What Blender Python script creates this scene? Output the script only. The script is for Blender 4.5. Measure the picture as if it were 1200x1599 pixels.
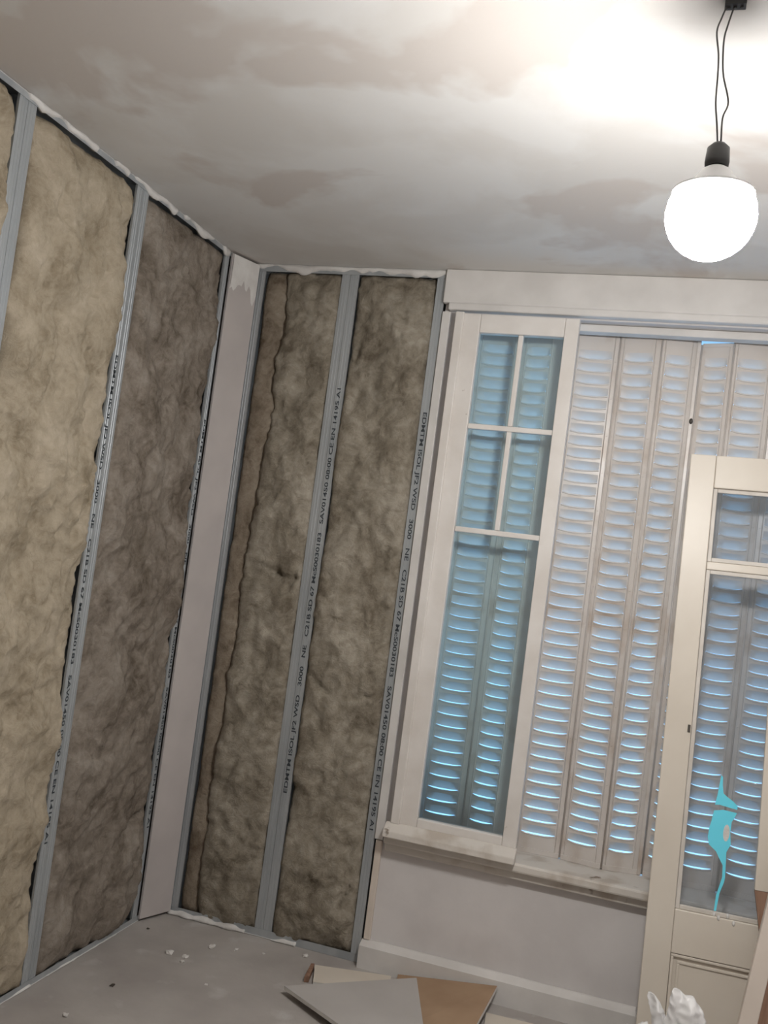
import bpy, bmesh, math, random
from mathutils import Vector, Matrix, noise

for o in list(bpy.data.objects):
    bpy.data.objects.remove(o)
S = bpy.context.scene
COL = S.collection

# ------------------------------------------------------------------ camera, world, exposure
YAW, PITCH, ROLL, FPX = -0.2996, 0.0494, 0.1303, 1492.5
fw = Vector((math.sin(YAW)*math.cos(PITCH), math.cos(YAW)*math.cos(PITCH), math.sin(PITCH)))
r0 = Vector((math.cos(YAW), -math.sin(YAW), 0)); u0 = r0.cross(fw)
rt = r0*math.cos(ROLL) + u0*math.sin(ROLL)
upv = u0*math.cos(ROLL) - r0*math.sin(ROLL)
cd = bpy.data.cameras.new('camera'); cam = bpy.data.objects.new('camera', cd); COL.objects.link(cam)
cd.sensor_fit = 'HORIZONTAL'; cd.sensor_width = 36; cd.lens = 36*FPX/1200; cd.clip_start = .02
M = Matrix.Identity(4)
for i in range(3):
    M[i][0] = rt[i]; M[i][1] = upv[i]; M[i][2] = -fw[i]
M[0][3], M[1][3], M[2][3] = 1.8584, -3.5994, 1.5363
cam.matrix_world = M
S.camera = cam

w = bpy.data.worlds.new('dusk_sky'); S.world = w; w.use_nodes = True
bg = w.node_tree.nodes['Background']
bg.inputs[0].default_value = (.27, .60, 1.0, 1); bg.inputs[1].default_value = 2.4
BULB_STRENGTH = 270.0

S.view_settings.view_transform = 'Standard'; S.view_settings.look = 'None'
S.view_settings.gamma = 1; S.view_settings.use_curve_mapping = False
S.view_settings.exposure = 0.0

# ------------------------------------------------------------------ helpers
class MB:
    def __init__(s): s.v = []; s.f = []
    def add(s, vs, fs):
        n = len(s.v); s.v += [tuple(p) for p in vs]; s.f += [tuple(i+n for i in f) for f in fs]; return s
    def box(s, x0, x1, y0, y1, z0, z1):
        vs = [(x, y, z) for z in (z0, z1) for y in (y0, y1) for x in (x0, x1)]
        return s.add(vs, [(0,2,3,1),(4,5,7,6),(0,1,5,4),(1,3,7,5),(3,2,6,7),(2,0,4,6)])
    def prism(s, pts, d):                    # polygon (3D points) extruded by vector d
        n = len(pts); d = Vector(d); a = [Vector(p) for p in pts]; b = [p+d for p in a]
        return s.add(a+b, [tuple(range(n))[::-1], tuple(range(n, 2*n))] + [(i, (i+1) % n, n+(i+1) % n, n+i) for i in range(n)])
    def tube(s, pts, r, k=8):
        pts = [Vector(p) for p in pts]; rings = []
        for i, p in enumerate(pts):
            t = (pts[min(i+1, len(pts)-1)] - pts[max(i-1, 0)]).normalized()
            a = t.orthogonal().normalized() if not rings else (last - t*last.dot(t)).normalized()
            last = a; b = t.cross(a); rr = r[i] if isinstance(r, (list, tuple)) else r
            rings.append([p + (a*math.cos(2*math.pi*j/k) + b*math.sin(2*math.pi*j/k))*rr for j in range(k)])
        vs = [q for g in rings for q in g]
        fs = [(i*k+j, i*k+(j+1) % k, (i+1)*k+(j+1) % k, (i+1)*k+j) for i in range(len(pts)-1) for j in range(k)]
        fs += [tuple(range(k))[::-1], tuple(range((len(pts)-1)*k, len(pts)*k))]
        return s.add(vs, fs)
    def lathe(s, prof, c, k=24):             # prof [(r,z)], around the z axis at c
        vs = [(c[0]+r*math.cos(2*math.pi*j/k), c[1]+r*math.sin(2*math.pi*j/k), c[2]+z) for r, z in prof for j in range(k)]
        fs = [(i*k+j, i*k+(j+1) % k, (i+1)*k+(j+1) % k, (i+1)*k+j) for i in range(len(prof)-1) for j in range(k)]
        fs += [tuple(range(k))[::-1], tuple(range((len(prof)-1)*k, len(prof)*k))]
        return s.add(vs, fs)
    def mesh(s, name, mat, smooth=False):
        me = bpy.data.meshes.new(name); me.from_pydata(s.v, [], s.f); me.materials.append(mat)
        bm = bmesh.new(); bm.from_mesh(me); bmesh.ops.recalc_face_normals(bm, faces=bm.faces); bm.to_mesh(me); bm.free()
        if smooth: me.polygons.foreach_set('use_smooth', [True]*len(me.polygons))
        me.update(); return me
    def build(s, name, mat, parent=None, smooth=False, bevel=0, org=None):
        if org is not None: s.v = [tuple(Vector(p)-Vector(org)) for p in s.v]
        o = link(name, s.mesh(name, mat, smooth), parent)
        if org is not None: o.location = org
        if bevel:
            m = o.modifiers.new('bevel', 'BEVEL'); m.width = bevel; m.segments = 2; m.limit_method = 'ANGLE'
        return o
def link(name, me, parent=None):
    o = bpy.data.objects.new(name, me); COL.objects.link(o)
    if parent: o.parent = parent
    return o
def tag(o, label=None, cat=None, group=None, kind=None):
    if label: o['label'] = label
    if cat: o['category'] = cat
    if group: o['group'] = group
    if kind: o['kind'] = kind
    return o
def empty(name, loc=(0, 0, 0), rot=(0, 0, 0)):
    o = link(name, None); o.location = loc; o.rotation_euler = rot; o.empty_display_size = .05; return o
def struct(o): o['kind'] = 'structure'; return o
def fbm(x, y, z=0., o=4): return noise.fractal(Vector((x, y, z)), 1.0, 2.0, o)

# ------------------------------------------------------------------ materials
def N(nt, t, **kw):
    n = nt.nodes.new(t)
    for k, v in kw.items():
        if hasattr(n, k): setattr(n, k, v)
        else: n.inputs[k].default_value = v
    return n
def mat(name, c1, c2=None, scale=5., rough=.7, metal=0., bump=0., bscale=40., detail=6., lo=.35, hi=.65, stretch=(1, 1, 1), spec=.5, c3=None, s3=2., lo3=.5, hi3=.6, dist=0.):
    m = bpy.data.materials.new(name); m.use_nodes = True; nt = m.node_tree; b = nt.nodes['Principled BSDF']
    b.inputs['Roughness'].default_value = rough; b.inputs['Metallic'].default_value = metal
    b.inputs['Specular IOR Level'].default_value = spec
    tc = N(nt, 'ShaderNodeTexCoord'); mp = N(nt, 'ShaderNodeMapping'); mp.inputs['Scale'].default_value = stretch
    nt.links.new(tc.outputs['Object'], mp.inputs[0])
    col = None
    if c2:
        n = N(nt, 'ShaderNodeTexNoise'); n.inputs['Scale'].default_value = scale; n.inputs['Detail'].default_value = detail; n.inputs['Distortion'].default_value = dist
        nt.links.new(mp.outputs[0], n.inputs['Vector'])
        r = N(nt, 'ShaderNodeValToRGB'); e = r.color_ramp.elements
        e[0].position = lo; e[0].color = (*c1, 1); e[1].position = hi; e[1].color = (*c2, 1)
        nt.links.new(n.outputs[0], r.inputs[0]); col = r.outputs[0]
        if c3:
            n3 = N(nt, 'ShaderNodeTexNoise'); n3.inputs['Scale'].default_value = s3; n3.inputs['Detail'].default_value = 5; n3.inputs['Distortion'].default_value = dist
            nt.links.new(mp.outputs[0], n3.inputs['Vector'])
            r3 = N(nt, 'ShaderNodeValToRGB'); e3 = r3.color_ramp.elements
            e3[0].position = lo3; e3[0].color = (0, 0, 0, 1); e3[1].position = hi3; e3[1].color = (1, 1, 1, 1)
            nt.links.new(n3.outputs[0], r3.inputs[0])
            mx = N(nt, 'ShaderNodeMix', data_type='RGBA'); nt.links.new(r3.outputs[0], mx.inputs[0])
            nt.links.new(col, mx.inputs[6]); mx.inputs[7].default_value = (*c3, 1); col = mx.outputs[2]
        nt.links.new(col, b.inputs['Base Color'])
    else: b.inputs['Base Color'].default_value = (*c1, 1)
    if bump:
        n2 = N(nt, 'ShaderNodeTexNoise'); n2.inputs['Scale'].default_value = bscale; n2.inputs['Detail'].default_value = 5
        nt.links.new(mp.outputs[0], n2.inputs['Vector'])
        bp = N(nt, 'ShaderNodeBump'); bp.inputs['Strength'].default_value = bump; bp.inputs['Distance'].default_value = .01
        nt.links.new(n2.outputs[0], bp.inputs['Height']); nt.links.new(bp.outputs[0], b.inputs['Normal'])
    return m
def wool(name, dark, mid, light):
    m = bpy.data.materials.new(name); m.use_nodes = True; nt = m.node_tree; b = nt.nodes['Principled BSDF']
    b.inputs['Roughness'].default_value = 1; b.inputs['Specular IOR Level'].default_value = .1
    tc = N(nt, 'ShaderNodeTexCoord')
    n1 = N(nt, 'ShaderNodeTexNoise'); n1.inputs['Scale'].default_value = 5; n1.inputs['Detail'].default_value = 7; n1.inputs['Roughness'].default_value = .62; n1.inputs['Distortion'].default_value = .7
    n2 = N(nt, 'ShaderNodeTexNoise'); n2.inputs['Scale'].default_value = 38; n2.inputs['Detail'].default_value = 6; n2.inputs['Distortion'].default_value = 1.6; n2.inputs['Roughness'].default_value = .7
    for n in (n1, n2): nt.links.new(tc.outputs['Object'], n.inputs['Vector'])
    n3 = N(nt, 'ShaderNodeTexNoise'); n3.inputs['Scale'].default_value = 13; n3.inputs['Detail'].default_value = 5; n3.inputs['Distortion'].default_value = 2.2
    nt.links.new(tc.outputs['Object'], n3.inputs['Vector'])
    sc = N(nt, 'ShaderNodeMath', operation='MULTIPLY'); sc.inputs[1].default_value = .56
    nt.links.new(n1.outputs[0], sc.inputs[0])
    a3 = N(nt, 'ShaderNodeMath', operation='MULTIPLY_ADD'); a3.inputs[1].default_value = .25
    nt.links.new(n3.outputs[0], a3.inputs[0]); nt.links.new(sc.outputs[0], a3.inputs[2])
    ad = N(nt, 'ShaderNodeMath', operation='MULTIPLY_ADD'); ad.inputs[1].default_value = .19
    nt.links.new(n2.outputs[0], ad.inputs[0]); nt.links.new(a3.outputs[0], ad.inputs[2])
    r = N(nt, 'ShaderNodeValToRGB'); e = r.color_ramp.elements
    e[0].position = .37; e[0].color = (*dark, 1); e[1].position = .62; e[1].color = (*light, 1)
    k = e.new(.48); k.color = (*mid, 1)
    nt.links.new(ad.outputs[0], r.inputs[0]); nt.links.new(r.outputs[0], b.inputs['Base Color'])
    bp = N(nt, 'ShaderNodeBump'); bp.inputs['Strength'].default_value = .55; bp.inputs['Distance'].default_value = .012
    nt.links.new(n2.outputs[0], bp.inputs['Height']); nt.links.new(bp.outputs[0], b.inputs['Normal'])
    return m
def glassmat(name, tint, dirt):
    m = bpy.data.materials.new(name); m.use_nodes = True; nt = m.node_tree; nt.nodes.clear()
    out = N(nt, 'ShaderNodeOutputMaterial'); tr = N(nt, 'ShaderNodeBsdfTransparent'); tr.inputs[0].default_value = (*tint, 1)
    gl = N(nt, 'ShaderNodeBsdfGlossy'); gl.inputs['Roughness'].default_value = .03
    df = N(nt, 'ShaderNodeBsdfDiffuse'); df.inputs[0].default_value = (.5, .56, .6, 1)
    fr = N(nt, 'ShaderNodeFresnel'); fr.inputs[0].default_value = 1.45
    n = N(nt, 'ShaderNodeTexNoise'); n.inputs['Scale'].default_value = 3; n.inputs['Detail'].default_value = 6
    tc = N(nt, 'ShaderNodeTexCoord'); nt.links.new(tc.outputs['Object'], n.inputs['Vector'])
    mr = N(nt, 'ShaderNodeMapRange'); mr.inputs[1].default_value = .3; mr.inputs[2].default_value = .7; mr.inputs[3].default_value = dirt*.6; mr.inputs[4].default_value = dirt*1.4
    nt.links.new(n.outputs[0], mr.inputs[0])
    m1 = N(nt, 'ShaderNodeMixShader'); nt.links.new(mr.outputs[0], m1.inputs[0]); nt.links.new(tr.outputs[0], m1.inputs[1]); nt.links.new(df.outputs[0], m1.inputs[2])
    m2 = N(nt, 'ShaderNodeMixShader'); nt.links.new(fr.outputs[0], m2.inputs[0]); nt.links.new(m1.outputs[0], m2.inputs[1]); nt.links.new(gl.outputs[0], m2.inputs[2])
    nt.links.new(m2.outputs[0], out.inputs[0]); return m

m_ceil = mat('ceiling_plaster', (.70, .685, .665), (.75, .745, .735), 2.6, .9, bump=.12, bscale=18, detail=8, lo=.44, hi=.56, c3=(.635, .595, .565), s3=1.5, lo3=.53, hi3=.575, dist=.35, spec=.2)
m_floor = mat('concrete_screed', (.38, .35, .33), (.48, .45, .425), 3, .9, bump=.25, bscale=30, detail=9, spec=.2, c3=(.52, .50, .48), s3=7, lo3=.6, hi3=.72)
m_wall = mat('white_plaster', (.63, .605, .60), (.70, .675, .67), 3.5, .85, bump=.12, bscale=20, lo=.4, hi=.6, spec=.25)
m_mason = mat('bare_masonry', (.22, .19, .17), (.36, .31, .27), 6, .95, bump=.4, bscale=20)
m_trim = mat('old_white_paint', (.64, .62, .60), (.74, .72, .70), 6, .5, bump=.06, bscale=25)
m_sill = mat('weathered_white_paint', (.66, .62, .57), (.50, .44, .38), 9, .6, bump=.2, bscale=30, lo=.5, hi=.68, c3=(.20, .15, .11), s3=13, lo3=.66, hi3=.72)
m_sash = mat('sash_white_paint', (.78, .75, .72), (.70, .66, .62), 7, .45, bump=.08, bscale=30, c3=(.25, .18, .13), s3=17, lo3=.72, hi3=.76)
m_door = mat('cream_gloss_paint', (.70, .645, .565), (.64, .58, .50), 3, .38, bump=.04, bscale=15)
m_mould = mat('grey_white_paint', (.66, .62, .57), (.56, .52, .47), 8, .5)
m_zinc = mat('galvanised_steel', (.40, .43, .455), (.50, .53, .55), 14, .42, .4, bump=.03, bscale=60, stretch=(1, 1, .15))
m_ink = mat('print_ink', (.05, .06, .07), rough=.7)
m_pb = mat('plasterboard_paper', (.50, .465, .455), (.56, .52, .505), 5, .9, spec=.2)
m_filler = mat('white_filler', (.66, .64, .62), (.78, .77, .75), 9, .9, bump=.5, bscale=40)
m_gyps = mat('gypsum_core', (.62, .60, .57), (.70, .68, .65), 20, .95)
m_kraft = mat('brown_kraft_paper', (.36, .24, .155), (.42, .29, .19), 6, .9, spec=.2)
m_card = mat('grey_board_paper', (.46, .435, .415), (.51, .485, .465), 4, .9, spec=.2)
m_creamb = mat('cream_board_paper', (.62, .56, .48), (.68, .62, .54), 4, .9, spec=.2)
m_shut = mat('shutter_cream_enamel', (.62, .575, .535), (.68, .635, .60), 4, .34, bump=.03, bscale=25, c3=(.46, .375, .31), s3=6, lo3=.50, hi3=.72)
m_louv = mat('louver_enamel', (.66, .63, .605), (.70, .67, .65), 6, .16, bump=.03, bscale=30)
b_ = m_louv.node_tree.nodes['Principled BSDF']; b_.inputs['Coat Weight'].default_value = .9; b_.inputs['Coat Roughness'].default_value = .06
m_rod = mat('shutter_rod_paint', (.56, .51, .47), (.62, .57, .53), 9, .6)
m_wood = mat('bare_brown_wood', (.21, .115, .075), (.34, .205, .14), 7, .7, bump=.2, bscale=20, stretch=(6, 6, .6))
m_plank = mat('plank_pale_paint', (.66, .58, .51), (.72, .64, .57), 4, .5, bump=.05)
m_glass = glassmat('sash_glass', (.80, .95, .99), .10)
m_glass2 = glassmat('door_glass', (.86, .90, .95), .14)
m_wire = mat('wire_grey', (.10, .10, .10), rough=.5)
m_sock = mat('socket_black', (.05, .05, .05), rough=.45)
m_cap = mat('bulb_cap_white', (.8, .8, .8), rough=.4)
m_steel = mat('dark_iron', (.09, .08, .07), rough=.5, metal=.5)
m_bag = mat('white_plastic_film', (.82, .82, .82), (.88, .87, .87), 6, .35, bump=.1, bscale=25)
m_bag.node_tree.nodes['Principled BSDF'].inputs['Subsurface Weight'].default_value = .25
m_bag.node_tree.nodes['Principled BSDF'].inputs['Subsurface Radius'].default_value = (.03, .03, .03)
m_crumb = mat('plaster_crumbs', (.62, .60, .57), (.74, .72, .70), 30, .95)
m_dirt = mat('dark_grit', (.07, .06, .05), rough=.95)
w_yel = wool('glass_wool_yellow', (.27, .222, .155), (.41, .35, .262), (.53, .46, .36))
w_brn = wool('glass_wool_brown', (.125, .102, .078), (.235, .20, .165), (.36, .32, .275))
w_oli = wool('glass_wool_olive', (.165, .138, .104), (.285, .252, .20), (.44, .40, .335))
w_red = wool('glass_wool_tan', (.14, .105, .075), (.26, .215, .165), (.38, .33, .265))
def blue_mat():  # even pale blue for the shape on the lower door pane
    m = bpy.data.materials.new('pale_blue'); m.use_nodes = True; nt = m.node_tree; nt.nodes.clear()
    out = N(nt, 'ShaderNodeOutputMaterial'); d = N(nt, 'ShaderNodeBsdfDiffuse'); t = N(nt, 'ShaderNodeBsdfTranslucent')
    for n in (d, t): n.inputs[0].default_value = (.19, .80, 1.0, 1)
    mx = N(nt, 'ShaderNodeMixShader'); mx.inputs[0].default_value = .05
    nt.links.new(d.outputs[0], mx.inputs[1]); nt.links.new(t.outputs[0], mx.inputs[2]); nt.links.new(mx.outputs[0], out.inputs[0]); return m
m_blue = blue_mat()
def emis(name, col, s):
    m = bpy.data.materials.new(name); m.use_nodes = True; nt = m.node_tree; nt.nodes.clear()
    out = N(nt, 'ShaderNodeOutputMaterial'); e = N(nt, 'ShaderNodeEmission'); e.inputs[0].default_value = (*col, 1); e.inputs[1].default_value = s
    nt.links.new(e.outputs[0], out.inputs[0]); return m
m_bulb = emis('lit_diffuser', (1.0, .97, .93), BULB_STRENGTH)

# ------------------------------------------------------------------ room shell
H = 2.70
XR, YF = 3.3, -5.0                    # right wall, wall behind the camera
OX0, OX1, OZ0, OZ1 = .945, 2.285, .47, 2.53     # window opening
struct(MB().box(-.2, XR+.1, YF-.1, .3, -.1, 0).build('floor', m_floor))
struct(MB().box(-.2, XR+.1, YF-.1, .3, H, H+.1).build('ceiling', m_ceil))
struct(MB().box(-.2, -.09, YF-.1, .3, 0, H).build('wall_left', m_mason))
wb = MB().box(OX0-.055, OX0, 0, .3, 0, H).box(OX0, OX1, 0, .3, 0, OZ0).box(OX0, OX1, 0, .3, OZ1, H).box(OX1, XR+.1, 0, .3, 0, H)
struct(wb.build('wall_back', m_wall))
struct(MB().box(-.09, OX0-.055, .09, .3, 0, H).build('wall_corner', m_mason))
struct(MB().box(XR, XR+.1, YF, 0, 0, H).build('wall_right', m_wall))
struct(MB().box(-.09, XR, YF-.1, YF, 0, H).build('wall_front', m_wall))
bb = MB().box(.885, 1.9, -.045, -.0005, 0, .083)
bb.prism([(.885, -.045, .083), (1.9, -.045, .083), (1.9, -.012, .098), (.885, -.012, .098)], (0, .0115, 0))
bb.box(1.9, XR, -.045, -.0005, 0, .083)
struct(bb.build('baseboard_back', m_trim))
# painted lintel band, thin moulding under it, casing strips
t1 = struct(MB().box(.883, XR, -.03, -.0005, 2.565, 2.699).build('trim_1', m_trim, bevel=.004))
struct(MB().box(.91, XR, -.042, -.0005, 2.535, 2.564).build('trim_2', m_trim, bevel=.006))
struct(MB().box(.883, .917, -.016, -.0005, .475, 2.534).build('trim_3', m_trim, bevel=.003))
struct(MB().box(.890, .915, -.018, -.0005, .099, .473).build('trim_4', m_plank, bevel=.003))
struct(MB().box(OX1, OX1+.07, -.02, -.0005, .1, 2.534).build('trim_5', m_trim, bevel=.003))
win = struct(empty('window_1', (OX0, .1, OZ0)))
def wpart(mb, name, m, bevel=.004): return mb.build(name, m, win, bevel=bevel, org=(OX0, .1, OZ0)), None
def childfix(o, root):               # child built in world space of an un-rotated root
    o.location = Vector(o.location) - Vector(root.location); return o
childfix(MB().box(.93, 2.40, -.062, .10, .478, .512).build('sill', m_sill, win, bevel=.008, org=(1.6, 0, .5)), win)
childfix(MB().box(.93, 2.40, -.034, -.001, .445, .4775).build('sill_apron_moulding', m_sill, win, bevel=.006, org=(1.6, 0, .46)), win)
childfix(MB().box(OX0+.001, OX0+.05, .045, .10, .5125, 2.5).build('jamb', m_trim, win, bevel=.004, org=(OX0, 0, 1.5)), win)
childfix(MB().box(OX0+.001, OX1-.001, .045, .10, 2.5, OZ1-.001).build('head', m_trim, win, bevel=.004, org=(1.6, 0, 2.5)), win)
childfix(MB().box(OX0, OX1, .1005, .26, .4705, .5022).build('outer_sill', m_sill, win, org=(1.6, .2, .48)), win)

# ------------------------------------------------------------------ metal framing
def cprof(w, d, lip=.008, t=.0016, flip=False):        # C profile in (u, depth), open to +u ; face at depth 0
    P = [(0, 0), (w, 0), (w, -lip), (w-t, -lip), (w-t, -t), (t, -t), (t, -d+t), (w-t, -d+t), (w-t, -d+lip), (w, -d+lip), (w, -d), (0, -d)]
    if flip: P = [(-u, v) for u, v in P]
    return P
def place(wall, u, dep, z):          # u along the wall, dep out of the stud face into the room
    return (dep, u, z) if wall == 'L' else (u, -dep, z)
STUD_TEXT = "EDMTM ISOL JF2 WSD   3000   NE   C21B SD 67 McS0030183   SAV01450 08:00 CE EN 14195 A1"
def text_mesh(body, length, height):
    cu = bpy.data.curves.new('lettering', 'FONT'); cu.body = body; cu.size = 1; cu.offset = .018
    o = bpy.data.objects.new('lettering_tmp', cu); COL.objects.link(o)
    bpy.context.view_layer.update()
    me = bpy.data.meshes.new_from_object(o.evaluated_get(bpy.context.evaluated_depsgraph_get()))
    bpy.data.objects.remove(o); bpy.data.curves.remove(cu)
    xs = [v.co.x for v in me.vertices]; ys = [v.co.y for v in me.vertices]
    x0, x1, y0, y1 = min(xs), max(xs), min(ys), max(ys)
    for v in me.vertices:
        v.co.x = (v.co.x-x0)/(x1-x0)*length; v.co.y = (v.co.y-y0)/(y1-y0)*height; v.co.z = 0
    me.materials.clear(); me.materials.append(m_ink); return me
TXT = text_mesh(STUD_TEXT, 1.63, .0205)
def stud(wall, u, halves, label, txt=None, z0=.003, z1=2.697, d=.07):
    root = empty('metal_stud', place(wall, u, -d/2, 0))
    tag(root, label, 'stud', 'galvanised steel wall studs')
    for side in halves:                       # side: +1 face runs to +u of the centre line, -1 to -u
        P = cprof(.036, d, flip=side < 0)
        mb = MB()
        mb.prism([place(wall, u+a+side*.0006, b, z0) for a, b in P], (0, 0, z1-z0))
        off = .008 if side > 0 else -.011
        # rolled ribs along the face
        for k in (.012, .024):
            a = side*k
            mb.prism([place(wall, u+a-.0012, .0, z0), place(wall, u+a, .0012, z0), place(wall, u+a+.0012, .0, z0)], (0, 0, z1-z0))
        childfix(mb.build('channel', m_zinc, root, org=place(wall, u, -d/2, 0)), root)
    if txt:
        side, ztop, flip = txt
        o = link('printed_lettering', TXT, root); tag(o, 'dark printed lettering running along the stud', kind='stuff')
        c = side*.018
        if wall == 'B':
            ax, ay, az = (Vector((0, 0, -1)), Vector((1, 0, 0)), Vector((0, -1, 0))) if not flip else (Vector((0, 0, 1)), Vector((-1, 0, 0)), Vector((0, -1, 0)))
            p = Vector((u+c-.0102, -.0016, ztop)) if not flip else Vector((u+c+.0102, -.0016, ztop-1.63))
        else:
            ax, ay, az = Vector((0, 0, -1)), Vector((0, 1, 0)), Vector((1, 0, 0))
            p = Vector((.0016, u+c-.0102, ztop))
        mm = Matrix.Identity(4)
        for i in range(3): mm[i][0], mm[i][1], mm[i][2], mm[i][3] = ax[i], ay[i], az[i], p[i]
        o.matrix_basis = Matrix.Translation(-Vector(root.location)) @ mm
    return root
stud('L', -1.43, (-1, 1), 'grey steel stud at the far left edge of the photo')
stud('L', -.82, (-1, 1), 'printed grey steel stud between the yellow and the brown insulation', txt=(-1, 2.10, False))
stud('L', -.153, (-1,), 'grey steel stud half hidden behind the pale corner board', txt=(-1, 2.0, False))
stud('B', .058, (1,), 'plain narrow steel stud just right of the pale corner board')
stud('B', .475, (-1, 1), 'double steel stud in the middle of the back insulation with upside-down print', txt=(1, 2.20, True))
stud('B', .842, (1,), 'printed steel stud beside the window casing', txt=(1, 2.13, False))

def track(name, wall, u0, u1, zf, h, label, up):
    # U channel lying against floor or ceiling
    root = empty(name, place(wall, (u0+u1)/2, -.035, zf)); tag(root, label, 'track', 'steel tracks of the lining')
    mb = MB(); s = 1 if up else -1
    z = zf + s*.0008
    for d0, d1, h0, h1 in ((.0012, .0024, 0, h), (-.0745, -.0735, 0, h), (-.0735, .0012, 0, .0012)):
        a = place(wall, u0, d0, z+s*h0); b = place(wall, u1, d1, z+s*h1)
        mb.box(min(a[0], b[0]), max(a[0], b[0]), min(a[1], b[1]), max(a[1], b[1]), min(a[2], b[2]), max(a[2], b[2]))
    childfix(mb.build('channel', m_zinc, root, org=tuple(root.location)), root)
    return root
def bead(root, wall, u0, u1, zf, s, w, h, seed, gap=-2.):         # ragged line of filler along a track
    mb = MB(); n = int((u1-u0)/.012); rows = []
    for i in range(n+1):
        u = u0+(u1-u0)*i/n; q = fbm(u*9, seed, 0, 3); q2 = fbm(u*22, seed+7, 0, 2)
        hh = max(.003, h*(.75+.9*q+.35*q2)); ww = max(.002, w*(.8+.6*fbm(u*14, seed+3, 0, 3)))
        if fbm(u*5, seed+11, 0, 2) < gap: hh = .003; ww = .002
        rows.append([place(wall, u, -.004, zf+s*.0025), place(wall, u, .003+ww, zf+s*.0025), place(wall, u, .003+ww*.8, zf+s*hh*.55), place(wall, u, .003+ww*.25, zf+s*hh), place(wall, u, -.004, zf+s*hh*1.02)])
    vs = [p for r in rows for p in r]; k = 5
    fs = [(i*k+j, i*k+(j+1) % k, (i+1)*k+(j+1) % k, (i+1)*k+j) for i in range(n) for j in range(k)] + [tuple(range(k)), tuple(range(n*k, n*k+k))[::-1]]
    mb.add(vs, fs); return childfix(mb.build('filler_bead', m_filler, root, org=tuple(root.location), smooth=True), root)
t = track('ceiling_track', 'L', -2.2, -.13, H, .020, 'steel ceiling track along the left wall with ragged white filler', False)
bead(t, 'L', -2.2, -.13, H, -1, .010, .022, 3.1, -.12)
t = track('ceiling_track', 'B', .05, .88, H, .03, 'steel ceiling track above the back insulation under a white filler line', False)
bead(t, 'B', .05, .88, H, -1, .010, .026, 8.4)
t = track('floor_track', 'L', -2.2, -.13, 0, .022, 'steel floor track along the left wall', True)
bead(t, 'L', -2.2, -.13, 0, 1, .006, .007, 5.5, -.1)
t = track('floor_track', 'B', .06, .88, 0, .030, 'dusty steel floor track under the back insulation', True)
bead(t, 'B', .06, .40, 0, 1, .018, .020, 2.2)
bead(t, 'B', .40, .62, 0, 1, .010, .012, 6.2, -.05)

# pale corner board with filler smeared at the top
cb = empty('corner_board', (.02, -.07, 0)); tag(cb, 'pale plasterboard strip standing in the corner between the two insulated walls', 'board')
A, B = Vector((.002, -.150, .012)), Vector((.056, -.004, .012)); nrm = Vector((B.y-A.y, -(B.x-A.x), 0)).normalized()
mb = MB().prism([A+nrm*.002, B+nrm*.002, B+nrm*.0145, A+nrm*.0145], (0, 0, 2.68)); childfix(mb.build('strip', m_pb, cb, bevel=.002, org=(.02, -.07, 0)), cb)
mb = MB(); nn = 14; pts = []
for i in range(nn+1):
    f = i/nn; zb = 2.56 + .07*fbm(f*6, 2.2, 0, 3) - .03*math.sin(f*9) + .05*abs(f-.5)
    pts.append((f, zb))
vs = []
for f, zb in pts:
    p = A.lerp(B, .03+f*.94)
    for dz, dd in ((zb-.01, .0145), (zb+.01, .0175), (2.66, .0185), (2.69, .0175)):
        vs.append(((p+nrm*dd).x, (p+nrm*dd).y, dz))
mb.add(vs, [(i*4+j, i*4+j+1, (i+1)*4+j+1, (i+1)*4+j) for i in range(nn) for j in range(3)])
o = mb.build('filler_smear', m_filler, cb, org=(.02, -.07, 0), smooth=True); childfix(o, cb); tag(o, 'brushed white filler at the top of the strip')

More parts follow.
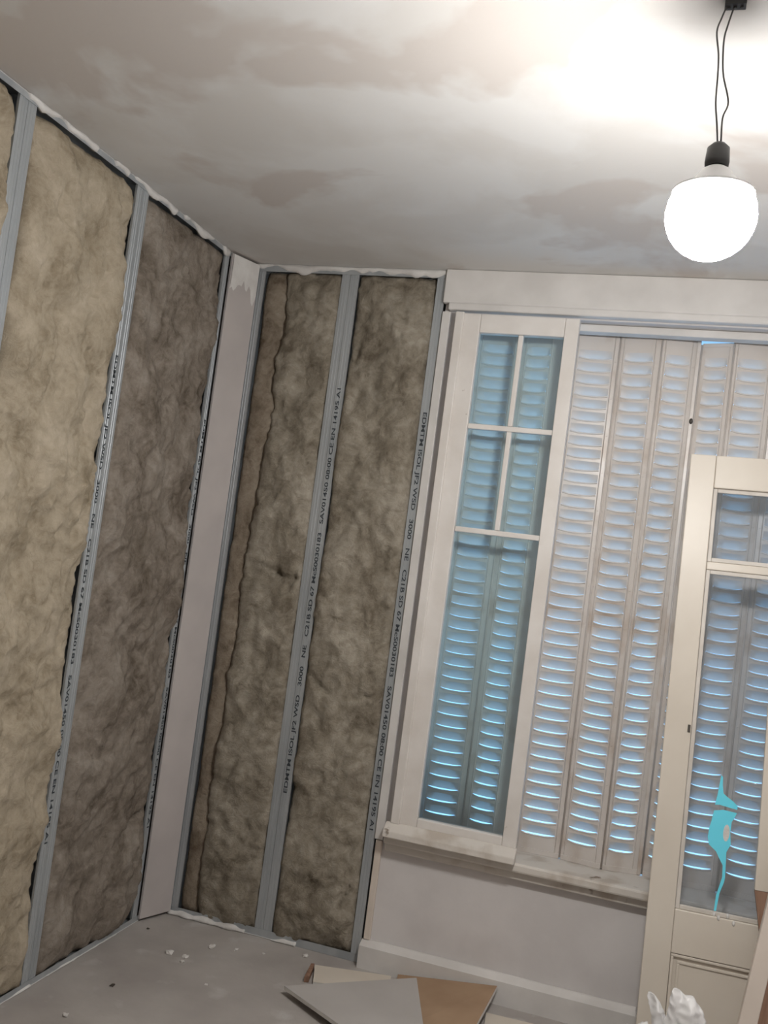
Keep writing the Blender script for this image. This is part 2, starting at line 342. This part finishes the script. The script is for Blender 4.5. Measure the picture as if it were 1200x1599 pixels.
# ------------------------------------------------------------------ glass wool
def batt(wall, u0, u1, z0, z1, m, label, seed, dep=.0, bulge=.018, rough=.027, uedge0=None, uedge1=None, thick=.08, creases=()):
    step = .0115; nu = max(6, int((u1-u0)/step)); nz = int((z1-z0)/step); vs = []; fs = []
    for j in range(nz+1):
        z = z0+(z1-z0)*j/nz
        a = u0 + (uedge0(z) if uedge0 else .0025*abs(fbm(z*6, seed, 1, 3))); b = u1 + (uedge1(z) if uedge1 else -.0025*abs(fbm(z*6, seed+5, 2, 3)))
        for i in range(nu+1):
            f = i/nu; u = a+(b-a)*f
            ed = min(f, 1-f)*(b-a); ez = min(z-z0, z1-z)
            e = 1-math.exp(-ed/.016); e2 = 1-math.exp(-ez/.02)
            q = fbm(u*5+seed, z*4, seed, 4)
            wx = u+.05*fbm(u*7, z*7, seed+9, 3); wz = z+.05*fbm(u*7+4, z*7, seed+3, 3)
            rid = 1-abs(noise.noise(Vector((wx*11, wz*7, seed+20)))*2)
            fine = fbm(wx*30, wz*30, seed+2, 4)
            d = dep + bulge*e*e2*(.6+.8*q) + rough*(q*.6 + .32*fine + .42*max(0, rid-.55)*1.6 - .25*max(0, -q)) - .010*(1-e) - .015*(1-e2)
            for (cu, cz, cl, ca, cdp) in creases:
                du, dz = u-cu, z-cz; s = du*math.cos(ca)+dz*math.sin(ca); tt = -du*math.sin(ca)+dz*math.cos(ca)+.012*fbm(s*20, seed, 0, 2)
                if abs(s) < cl: d -= cdp*math.exp(-(tt/.008)**2)*(1-(s/cl)**2)
            vs.append(place(wall, u, d, z))
    W = nu+1
    fs = [(j*W+i, j*W+i+1, (j+1)*W+i+1, (j+1)*W+i) for j in range(nz) for i in range(nu)]
    ring = [i for i in range(W)] + [j*W+nu for j in range(1, nz+1)] + [nz*W+i for i in range(nu-1, -1, -1)] + [j*W for j in range(nz-1, 0, -1)]
    n0 = len(vs)
    for k in ring:
        p = vs[k]; vs.append((-thick, p[1], p[2]) if wall == 'L' else (p[0], thick, p[2]))
    L = len(ring)
    fs += [(ring[k], n0+k, n0+(k+1) % L, ring[(k+1) % L]) for k in range(L)] + [tuple(range(n0, n0+L))]
    org = place(wall, (u0+u1)/2, -thick/2, z0)
    o = MB().add(vs, fs).build('insulation_batt', m, org=org, smooth=True)
    return tag(o, label, 'insulation', 'glass wool batts between the studs')
Z0, Z1 = .012, 2.672
batt('L', -2.15, -1.468, Z0, Z1, w_yel, 'sliver of insulation left of the leftmost steel stud', 1.3)
batt('L', -1.392, -.858, Z0, Z1, w_yel, 'large yellowish insulation batt on the left wall, lightest of all', 4.1, bulge=.028, creases=[(-1.0, 2.3, .05, 1.2, .015), (-1.15, 1.9, .05, 1.0, .012), (-.95, 1.5, .1, 1.3, .014)])
batt('L', -.782, -.192, Z0, Z1, w_brn, 'brown-grey insulation batt between the printed left stud and the corner board', 9.7, creases=[(-.3, .42, .12, .4, .035), (-.26, .30, .1, 1.4, .03), (-.33, 1.45, .10, 1.7, .015), (-.6, 2.45, .12, .5, .012)])
seam = [(.0, .188), (.17, .172), (.37, .170), (.53, .169), (.68, .175), (.87, .182), (1.0, .172), (1.13, .192), (1.31, .179), (1.5, .181), (1.71, .192), (1.87, .197), (1.98, .204), (2.09, .209), (2.3, .190), (2.41, .219), (2.63, .196), (2.8, .2)]
def seamf(z):
    for (a, b), (c, d) in zip(seam, seam[1:]):
        if a <= z <= c: return b+(d-b)*(z-a)/(c-a)+.009*fbm(z*22, 3, 0, 4)
    return .19
batt('B', .098, .19, Z0, Z1, w_red, 'narrow recessed insulation strip beside the corner, right of the pale board', 12.2, dep=-.010, bulge=.008, rough=.012, uedge1=lambda z: seamf(z)-.193)
batt('B', .19, .437, Z0, Z1, w_oli, 'insulation batt with a ragged torn left edge, left of the middle back stud', 15.9, dep=.006, bulge=.016, uedge0=lambda z: seamf(z)-.19, creases=[(.34, 1.43, .12, -.25, .03), (.40, 1.40, .07, 1.3, .03), (.38, 1.60, .03, 1.3, .02), (.25, .62, .1, 1.2, .014)])
batt('B', .513, .841, Z0, Z1, w_oli, 'insulation batt between the middle back stud and the window stud', 21.4, bulge=.022, creases=[(.56, 1.03, .05, -.6, .02), (.60, 1.0, .05, -.5, .016), (.54, 2.35, .05, 1.2, .02), (.57, 2.18, .03, 1.2, .018), (.78, 1.0, .06, .3, .02), (.8, .25, .1, 1.1, .02)])

# ------------------------------------------------------------------ folding metal shutter with pressed louvers
PITCHZ = .0485; NL = 39; LTOP = 2.452
def louver_mesh(wd):
    nu, nv = 10, 5; hh = .034; dep = .020; vs = []; fs = []
    for j in range(nv+1):
        v = j/nv
        for i in range(nu+1):
            u = -1+2*i/nu
            lift = .007*abs(u)**3 + .0002
            z = -v*(hh-lift)
            prof = (1-abs(u)**3.2)
            y = dep*math.sin(v*math.pi/2)**1.1*prof
            vs.append((u*wd/2, y, z))
    W = nu+1
    fs += [(j*W+i, j*W+i+1, (j+1)*W+i+1, (j+1)*W+i) for j in range(nv) for i in range(nu)]
    # flat sheet under the curved mouth, with a rolled lip
    n = len(vs); rr = .0030; K = 7
    for i in range(nu+1):
        u = -1+2*i/nu; lift = .007*abs(u)**3; zt = -hh+lift*.98
        vs.append((u*wd/2, 0, -hh-.001))
        for k in range(K-1):
            t = -math.pi/2+math.pi*k/(K-2); vs.append((u*wd/2, -.0002-rr*.9*math.cos(t), zt-rr+rr*math.sin(t)))
    fs += [(n+K*i+k, n+K*i+K+k, n+K*i+K+k+1, n+K*i+k+1) for i in range(nu) for k in range(K-1)]
    return MB().add(vs, fs).mesh('louver', m_louv, True)
def panel(root, x0, x1, y0, y1, lx0, lx1, zt, zb):
    """sheet from (x0,y0) to (x1,y1); louvers between lx0 and lx1"""
    L = math.hypot(x1-x0, y1-y0); ang = math.atan2(y1-y0, x1-x0)
    po = empty('tmp')
    bpy.data.objects.remove(po)
    a = (lx0-x0)/(x1-x0)*L; b = (lx1-x0)/(x1-x0)*L
    mb = MB(); g = .004; th = .0012
    zs = []
    def q(u0, u1, z0, z1): mb.add([(u0, 0, z0), (u1, 0, z0), (u1, 0, z1), (u0, 0, z1)], [(0, 1, 2, 3)])
    q(g, a, zb, zt); q(b, L-g, zb, zt)
    top = zt
    for k in range(NL):
        zl = LTOP-k*PITCHZ
        q(a, b, zl, top); top = zl-.034-.001
    q(a, b, zb, top)
    # folded edges and raised beads beside the louver column
    for u in (g, L-g): mb.box(u-.0015, u+.0015, -.0005, .016, zb, zt)
    for u in (a-.006, b+.006):
        if g+.008 < u < L-g-.008: mb.prism([(u-.0025, 0, zb), (u, -.003, zb), (u+.0025, 0, zb)], (0, 0, zt-zb))
    mb.box(g, L-g, -.004, .006, zb, zb+.018); mb.box(g, L-g, -.003, .006, zt-.014, zt)
    # rivets along both margins
    for u in (a-.014, b+.014):
        if g+.004 < u < L-g-.004:
            for k in range(0, NL, 3): mb.lathe([(.0028, 0), (.0028, .001), (.0012, .0022)], (0, 0, 0), 6); vv = mb.v[-18:]; mb.v[-18:] = [(u+p[0], -p[2], LTOP-k*PITCHZ-.04+p[1]) for p in vv]
    po = mb.build('shutter_panel', m_shut, root)
    po.location = Vector((x0, y0, 0)) - Vector(root.location); po.rotation_euler = (0, 0, ang)
    me = louver_mesh(b-a)
    for k in range(NL):
        o = link('louver', me, po); o.location = ((a+b)/2, 0, LTOP-k*PITCHZ)
    # hinge rod on the fold
    hb = MB().tube([(0, -.003, zb+.005), (0, -.003, zt-.005)], .0036, 8)
    ho = hb.build('hinge_rod', m_rod, po, smooth=True)
    return po
ZB, ZT = .503, 2.527
s1 = empty('folding_shutter', (1.43, .14, ZB)); tag(s1, 'cream metal folding shutter leaf with louvers behind the window sash', 'shutter', 'folding metal shutter leaves')
Y0 = .135
panel(s1, .992, 1.180, Y0, Y0+.018, 1.030, 1.150, ZT, ZB)
panel(s1, 1.180, 1.372, Y0+.018, Y0, 1.208, 1.300, ZT, ZB)
panel(s1, 1.372, 1.566, Y0, Y0+.016, 1.413, 1.540, ZT, ZB)
panel(s1, 1.566, 1.722, Y0+.016, Y0-.004, 1.588, 1.694, ZT, ZB)
panel(s1, 1.722, 1.862, Y0-.004, Y0+.03, 1.742, 1.828, ZT, ZB)
s2 = empty('folding_shutter', (2.08, .14, ZB)); tag(s2, 'cream metal folding shutter leaf with louvers behind the leaning glazed door', 'shutter', 'folding metal shutter leaves')
panel(s2, 1.868, 1.982, Y0+.03, Y0-.004, 1.884, 1.962, 2.507, ZB)
panel(s2, 1.982, 2.130, Y0-.004, Y0+.016, 2.002, 2.104, ZT, ZB)
panel(s2, 2.130, 2.275, Y0+.016, Y0, 2.155, 2.250, ZT, ZB)
mb = MB().lathe([(.004, 0), (.007, .004), (.007, .010), (.003, .014)], (0, 0, 0), 10)
kb = MB(); kb.add([(p[0], -p[2], p[1]*1.6) for p in mb.v], mb.f); k = kb.build('latch_knob', m_steel, s1, smooth=True); k.location = (1.858-1.43, Y0+.026-.14, 2.205-ZB)
mb = MB().box(1.850, 1.864, Y0+.018, Y0+.0245, ZB+.001, ZT-.001); childfix(mb.build('meeting_strip', m_shut, s1, bevel=.002, org=(1.864, Y0, 1.5)), s1)

# ------------------------------------------------------------------ window sash standing on the sill
sx0, sx1, sy0, sy1 = .950, 1.424, -.052, -.012
sash = empty('window_sash', (1.187, -.03, .513)); tag(sash, 'narrow white window sash with five glass panes standing on the sill', 'window sash')
def sp(mb, name, m=m_sash, bevel=.003): return childfix(mb.build(name, m, sash, bevel=bevel, org=(1.187, -.03, 1.5)), sash)
sp(MB().box(sx0, 1.048, sy0, sy1, .5135, 2.52), 'stile')
sp(MB().box(1.372, sx1, sy0, sy1, .5135, 2.52), 'stile')
sp(MB().box(sx0, sx0+.034, sy0-.014, sy0-.0005, .56, 2.522), 'cover_strip')
sp(MB().box(1.0485, 1.3715, sy0, sy1, 2.448, 2.52), 'top_rail')
sp(MB().box(1.0485, 1.3715, sy0, sy1, .5135, .592), 'bottom_rail')
sp(MB().box(1.0485, 1.3715, sy0+.006, sy1-.006, 2.076, 2.096), 'glazing_bar')
sp(MB().box(1.0485, 1.3715, sy0+.006, sy1-.006, 1.679, 1.699), 'glazing_bar')
sp(MB().box(1.200, 1.219, sy0+.0065, sy1-.0065, 2.0965, 2.4475), 'glazing_bar')
sp(MB().box(1.200, 1.219, sy0+.0065, sy1-.0065, 1.6995, 2.0755), 'glazing_bar')
wbz = MB().prism([(sx0-.018, sy0-.0005, .563), (sx0-.018, sy0-.012, .560), (sx0-.018, sy0-.047, .538), (sx0-.018, sy0-.05, .514), (sx0-.018, sy0-.034, .5125), (sx0-.018, sy0-.0005, .5125)], (sx1-sx0+.024, 0, 0))
o = sp(wbz, 'weather_bar', m_sill, .004); tag(o, 'chipped rounded drip bar across the bottom of the sash')
for (x0, x1, z0, z1) in ((1.0485, 1.1995, 2.0965, 2.4475), (1.2195, 1.3715, 2.0965, 2.4475), (1.0485, 1.1995, 1.6995, 2.0755), (1.2195, 1.3715, 1.6995, 2.0755), (1.0485, 1.3715, .5925, 1.6785)):
    childfix(MB().add([(x0, -.03, z0), (x1, -.03, z0), (x1, -.03, z1), (x0, -.03, z1)], [(0, 1, 2, 3)]).build('pane', m_glass, sash, org=((x0+x1)/2, -.03, (z0+z1)/2)), sash)

# ------------------------------------------------------------------ glazed door leaf leaning against the wall
lean = math.atan(.107)
door = empty('glazed_door', (1.905, -.292, .0)); door.rotation_euler = (-lean, -math.radians(.95), 0)
tag(door, 'cream half-glazed door leaf with a blue shape on its glass, leaning in front of the window', 'door leaf')
DW, DH, DT = .474, 2.062, .036
def dp(mb, name, m=m_door, bevel=.003, parent=None): return mb.build(name, m, parent or door, bevel=bevel)
# local frame: x across, y thickness (front at 0), z up
dp(MB().box(0, .086, 0, DT, 0, DH), 'stile'); dp(MB().box(DW-.096, DW, 0, DT, 0, DH), 'stile')
R0, R1 = .0865, DW-.0965
dp(MB().box(R0, R1, 0, DT, 1.945, DH), 'top_rail')
dp(MB().box(R0, R1, 0, DT, .395, .532), 'lock_rail')
dp(MB().box(R0, R1, 0, DT, 0, .12), 'bottom_rail')
dp(MB().box(R0, R1, .006, DT-.006, 1.657, 1.685), 'glazing_bar')
pn = dp(MB().box(R0, R1, .012, .024, .1205, .3945), 'lower_panel')
for nm, (x0, x1, z0, z1) in (('panel_moulding', (R0, R1, .1205, .3945)),):
    for k in (0, .020):
        w_ = .009
        a0, a1, c0, c1 = x0+k+.001, x1-k-.001, z0+k+.001, z1-k-.001
        yf = .002 if k == 0 else .007
        mb = MB().box(a0, a1, yf, .0118, c1-w_, c1).box(a0, a1, yf, .0118, c0, c0+w_).box(a0, a0+w_, yf, .0118, c0+w_, c1-w_).box(a1-w_, a1, yf, .0118, c0+w_, c1-w_)
        dp(mb, nm, m_door, .002, pn).parent = pn
for z0, z1 in ((.5325, 1.6565), (1.6855, 1.9445)):
    b_ = .014
    mb = MB().box(R0+.0005, R0+b_, .009, .019, z0, z1).box(R1-b_, R1-.0005, .009, .019, z0, z1).box(R0+b_, R1-b_, .009, .019, z1-b_, z1).box(R0+b_, R1-b_, .009, .019, z0, z0+b_)
    dp(mb, 'glass_bead', m_mould, .002)
    dp(MB().add([(R0, .0205, z0), (R1, .0205, z0), (R1, .0205, z1), (R0, .0205, z1)], [(0, 1, 2, 3)]), 'pane', m_glass2, 0)
# pale blue shape with a long tail and white spots on the lower pane (world x,z of the photo mapped to the leaf)
def dl(x, z): return (x-1.905+.0166*z, z/math.cos(lean)+.004)
def blob(pts, name, m, y=.0192, th=.0012, lab=None):
    P = [dl(*p) for p in pts]; o = dp(MB().prism([(a, y, b) for a, b in P], (0, th, 0)), name, m, 0)
    if lab: tag(o, lab)
    return o
blob([(2.083, .967), (2.080, .93), (2.078, .905), (2.073, .870), (2.088, .872), (2.118, .868), (2.1435, .8655), (2.1435, .877), (2.128, .890), (2.110, .900), (2.096, .910), (2.091, .935), (2.089, .962)], 'blue_shape', m_blue, lab='pale blue shape on the glass')
low = [(2.072, .851), (2.100, .858), (2.143, .855), (2.139, .842), (2.130, .824), (2.129, .79), (2.134, .752), (2.123, .727), (2.125, .69), (2.127, .645), (2.124, .628), (2.115, .597), (2.111, .555), (2.110, .540), (2.103, .540), (2.104, .560), (2.105, .588), (2.112, .620), (2.118, .647), (2.116, .684), (2.103, .704), (2.091, .724), (2.076, .735), (2.067, .742), (2.061, .765), (2.063, .795), (2.067, .815)]
blob(low, 'blue_shape', m_blue, lab='pale blue shape running down the glass in a long tail')
blob([(2.117+.010*math.cos(a), .787+.027*math.sin(a)) for a in [i*math.pi/8 for i in range(16)]], 'white_fleck', m_filler, y=.0185, th=.0006, lab='white fleck in the blue shape')
for x, z in ((2.104, .531), (2.146, .533), (2.118, .524), (2.165, .516)):
    a, b = dl(x, z); r_ = .006
    mb = MB().lathe([(.006, 0), (.005, .002), (.002, .0035)], (0, 0, 0), 8)
    y_ = .0088 if z > .526 else -.0002
    kb = MB(); kb.add([(a+p[0]*.9, y_-p[2], b+p[1]*1.5) for p in mb.v], mb.f); kb.build('filler_spot', m_filler, door, smooth=True)
# small latch keep on the left stile
mb = MB().box(.074, .083, -.004, -.0003, 1.10, 1.125); dp(mb, 'latch_keep', m_steel, .001)

# boards leaning in front of the leaf, at the right edge of the photo
def leaner(name, label, x0, wd, th, zl, base, lx, ly, m, cutz=None, m2=None):
    root = empty(name, base); root.rotation_euler = (-math.atan(ly), math.atan(lx), 0); tag(root, label, 'board')
    if cutz:
        MB().box(0, wd, 0, th, cutz, zl).build('painted_length', m, root, bevel=.002)
        MB().prism([(.0, .001, cutz-.0005), (wd, .001, cutz-.0005), (wd, .001, .0), (.062, .001, 0), (.05, .001, cutz*.45), (.03, .001, cutz*.75)], (0, th-.002, 0)).build('bare_wood_end', m2, root)
    else:
        MB().box(0, wd, 0, th, 0, zl).build('painted_board', m, root, bevel=.003)
        MB().box(wd+.0003, wd+.03, .004, th-.002, 0, zl*.999).build('bare_edge', m2, root)
    return root
leaner('leaning_board', 'pale board with a brown stripped lower end, leaning on the door leaf at right edge', 0, .10, .022, 1.7, (2.228, -.345, .002), -.024, .107, m_door, .655, m_wood)
leaner('leaning_plank', 'pale painted plank with brown edge slanting in front at the bottom right corner', 0, .052, .03, .92, (2.150, -.47, .002), .150, .21, m_plank, None, m_wood)

# ------------------------------------------------------------------ bulb on its wires
bx, by = 1.851, -1.719; BZ = 2.27
lamp = empty('pendant_bulb', (bx, by, BZ)); tag(lamp, 'lit white bulb hanging bare on two thin wires from the ceiling', 'light bulb')
def lp(o): return childfix(o, lamp)
R_ = .085  # globe oversized: its shape stands in for the glare around the bulb
dome = [(R_*math.sin(a), -R_*math.cos(a)) for a in [math.radians(2+i*11.5) for i in range(11)]]
lp(MB().lathe([(r, z) for r, z in dome], (0, 0, 0), 32).build('diffuser', m_bulb, lamp, smooth=True)); lamp.children[-1].location = (0, 0, 0)
zt_ = dome[-1][1]; rt_ = dome[-1][0]
o = MB().lathe([(rt_+.001, zt_+.0005), (rt_+.002, zt_+.008), (.048, zt_+.022), (.028, zt_+.050), (.0155, zt_+.058)], (0, 0, 0), 28).build('bulb_base', m_cap, lamp, smooth=True)
o = MB().lathe([(.0165, zt_+.0585), (.022, zt_+.059), (.023, zt_+.068), (.021, zt_+.095), (.012, zt_+.104), (.004, zt_+.108)], (0, 0, 0), 20).build('socket', m_sock, lamp, smooth=True)
sz = BZ+zt_+.106
def wire(pts, name='wire'):
    out = []
    P = [Vector(p) for p in pts]
    for i in range(len(P)-1):
        p0, p1, p2, p3 = P[max(i-1, 0)], P[i], P[i+1], P[min(i+2, len(P)-1)]
        for k in range(6):
            t = k/6; out.append(.5*((2*p1)+(p2-p0)*t+(2*p0-5*p1+4*p2-p3)*t*t+(3*p1-p0-3*p2+p3)*t**3))
    out.append(P[-1]); o = MB().tube(out, .0018, 6).build(name, m_wire, lamp, smooth=True, org=(bx, by, BZ)); return childfix(o, lamp)
wire([(1.836, by, 2.688), (1.829, by, 2.665), (1.823, by, 2.637), (1.831, by, 2.59), (1.834, by, 2.546), (1.836, by, 2.495), (1.843, by+.004, 2.452), (bx-.003, by+.003, sz)])
wire([(1.850, by, 2.688), (1.842, by, 2.65), (1.838, by, 2.623), (1.840, by, 2.58), (1.845, by, 2.546), (1.859, by, 2.495), (1.852, by-.004, 2.462), (bx+.003, by-.003, sz)])
tb = MB().box(1.832, 1.872, by-.012, by+.012, 2.686, 2.6985)
for x in (1.840, 1.852, 1.864): tb.lathe([(.004, 0), (.004, .003)], (x, by, 2.6825), 8)
childfix(tb.build('terminal_block', m_sock, lamp, bevel=.002, org=(bx, by, BZ)), lamp)

# ------------------------------------------------------------------ things on the floor
def sheet(name, pts, th, m, label, medge, cat='board offcut'):
    """offcut from its top corners: face sheet, core, back sheet"""
    P = [Vector(p) for p in pts]; n = (P[1]-P[0]).cross(P[2]-P[0]).normalized()
    if n.z < 0: n = -n
    c = sum(P, Vector())/len(P); root = empty(name, c); tag(root, label, cat, 'plasterboard offcuts on the floor')
    MB().prism([p-c for p in P], -n*.0012).build('face_paper', m, root)
    MB().prism([p-c-n*.0013 for p in P], -n*(th-.0013)).build('core', medge, root)
    return root
sheet('board_offcut', [(.755, -.150, .0165), (1.03, -.075, .0165), (1.06, -.20, .0165), (.80, -.285, .0165)], .013, m_creamb, 'pale offcut with a brown end, lying under the grey sheet', m_gyps)
sheet('board_offcut', [(1.05, -.055, .020), (1.418, -.055, .070), (1.395, -.42, .040), (1.15, -.50, .020)], .013, m_kraft, 'brown-backed offcut propped on the baseboard', m_gyps)
sheet('board_offcut', [(.737, -.409, .034), (1.135, -.118, .052), (1.30, -.62, .060), (1.15, -.68, .050)], .0125, m_card, 'grey offcut on top of the pile, nearest the insulated corner', m_gyps)
sheet('board_offcut', [(1.405, -.162, .0165), (1.60, -.150, .0165), (1.72, -.50, .0165), (1.45, -.55, .0165)], .013, m_creamb, 'cream offcut at the bottom edge, right of the brown one', m_gyps)
ce = empty('wood_block', (.765, -.205, 0)); tag(ce, 'small brown block beside the pale offcut', 'wood block')
MB().prism([(-.022, .045, .001), (-.010, .050, .001), (.012, -.062, .001), (-.004, -.068, .001)], (0, 0, .022)).build('block', m_wood, ce, bevel=.001)
random.seed(4)
def crumb(x, y, r, m, label, cat='plaster crumb'):
    bm = bmesh.new(); bmesh.ops.create_icosphere(bm, subdivisions=2, radius=1)
    s = random.random()*50
    for v in bm.verts:
        k = .75+.6*noise.noise(v.co*1.3+Vector((s, s, 0))); v.co = Vector((v.co.x*r*k*1.2, v.co.y*r*k, max(v.co.z, -.5)*r*.55*k))
    z0 = min(v.co.z for v in bm.verts)
    for v in bm.verts: v.co.z -= z0
    me = bpy.data.meshes.new('crumb'); bm.to_mesh(me); bm.free(); me.materials.append(m)
    o = link('plaster_crumb' if m is m_crumb else 'grit_piece', me); o.location = (x, y, .0003); o.rotation_euler = (0, 0, random.random()*6)
    return tag(o, label, cat, 'plaster crumbs on the floor')
for x, y, r, l in ((.252, -.334, .016, 'largest plaster crumb, leftmost of the row on the grey floor'), (.316, -.33, .013, 'flat plaster crumb second from left in the floor row'), (.325, -.372, .010, 'small plaster crumb just in front of the floor row'),
        (.357, -.2, .015, 'tall plaster crumb third in the floor row, nearest the corner'), (.443, -.168, .010, 'small plaster crumb right of the tall one'), (.686, -.068, .013, 'plaster crumb lying against the dusty back floor track'),
        (.544, -.139, .007, 'tiny plaster crumb in front of the middle back stud'), (.479, -.482, .007, 'tiny plaster crumb left of the grey offcut'), (.211, -.911, .011, 'plaster crumb near the bottom edge by the left wall')):
    crumb(x, y, r, m_crumb, l)
crumb(.22, -.664, .009, m_dirt, 'dark bit of grit lying on the open floor', 'grit')
crumb(.075, -.19, .007, m_dirt, 'dark bit of grit at the foot of the corner board', 'grit')

# ------------------------------------------------------------------ white plastic bag
bag = empty('plastic_bag', (1.985, -.53, 0)); tag(bag, 'crumpled white plastic bag with knotted ears at the bottom edge', 'bag')
nu, nv = 56, 26; vs = []
for j in range(nv+1):
    v = j/nv
    for i in range(nu):
        a = 2*math.pi*i/nu
        r = .150*math.sin(math.pi*min(1, .14+v*.80))**.55 if v < .85 else .150*math.sin(math.pi*.82)**.55*(1-(v-.85)/.15*.75)
        cr = fbm(math.cos(a)*2.2, math.sin(a)*2.2, v*3, 4); fold = abs(noise.noise(Vector((math.cos(a)*4, math.sin(a)*4, v*2.5))))
        r *= 1+.13*cr-.18*fold*(.3+v)
        vs.append((r*math.cos(a), r*.8*math.sin(a), .002+.245*v+.02*cr*math.sin(math.pi*v)))
fs = [(j*nu+i, j*nu+(i+1) % nu, (j+1)*nu+(i+1) % nu, (j+1)*nu+i) for j in range(nv) for i in range(nu)] + [tuple(range(nu))[::-1], tuple(range(nv*nu, nv*nu+nu))]
MB().add(vs, fs).build('body', m_bag, bag, smooth=True)
def ear(cx, cy, z0, pts, seed, lab=None):     # closed pointed lobe of film: outline left/right per height
    n = 44; k = 40; vs = []
    for j in range(n+1):
        f = j/n*(len(pts)-1); i = min(int(f), len(pts)-2); t = f-i
        xl = pts[i][0]*(1-t)+pts[i+1][0]*t; xr = pts[i][1]*(1-t)+pts[i+1][1]*t; z = pts[i][2]*(1-t)+pts[i+1][2]*t
        for q in range(k):
            a = 2*math.pi*q/k; rx = (xr-xl)/2; x = (xl+xr)/2+rx*math.cos(a)
            fd = noise.noise(Vector((x*38, z*16, seed)))
            rg = abs(noise.noise(Vector((x*45+z*20, z*14-x*20, seed+6)))); y = rx*.5*math.sin(a)*(1+.5*fd) + .03*noise.noise(Vector((x*30, z*10, seed+4))) + .022*rg
            vs.append((x+.006*noise.noise(Vector((z*60, x*20, seed))), cy+y, z+.006*fd))
    fs = [(j*k+q, j*k+(q+1) % k, (j+1)*k+(q+1) % k, (j+1)*k+q) for j in range(n) for q in range(k)] + [tuple(range(k))[::-1], tuple(range(n*k, n*k+k))]
    MB().add(vs, fs).build('ear', m_bag, bag, smooth=True)
ear(0, 0, 0, [(-.03, .115, .21), (-.012, .118, .27), (-.002, .112, .31), (.0, .098, .345), (.004, .066, .372), (.010, .020, .388)], 2.2)
ear(0, .01, 0, [(-.03, .03, .21), (-.040, .012, .27), (-.052, -.008, .305), (-.060, -.026, .332), (-.062, -.044, .349)], 7.1)
ear(0, -.02, 0, [(-.14, .0, .20), (-.128, -.02, .235), (-.11, -.045, .258), (-.085, -.05, .272)], 5.3)
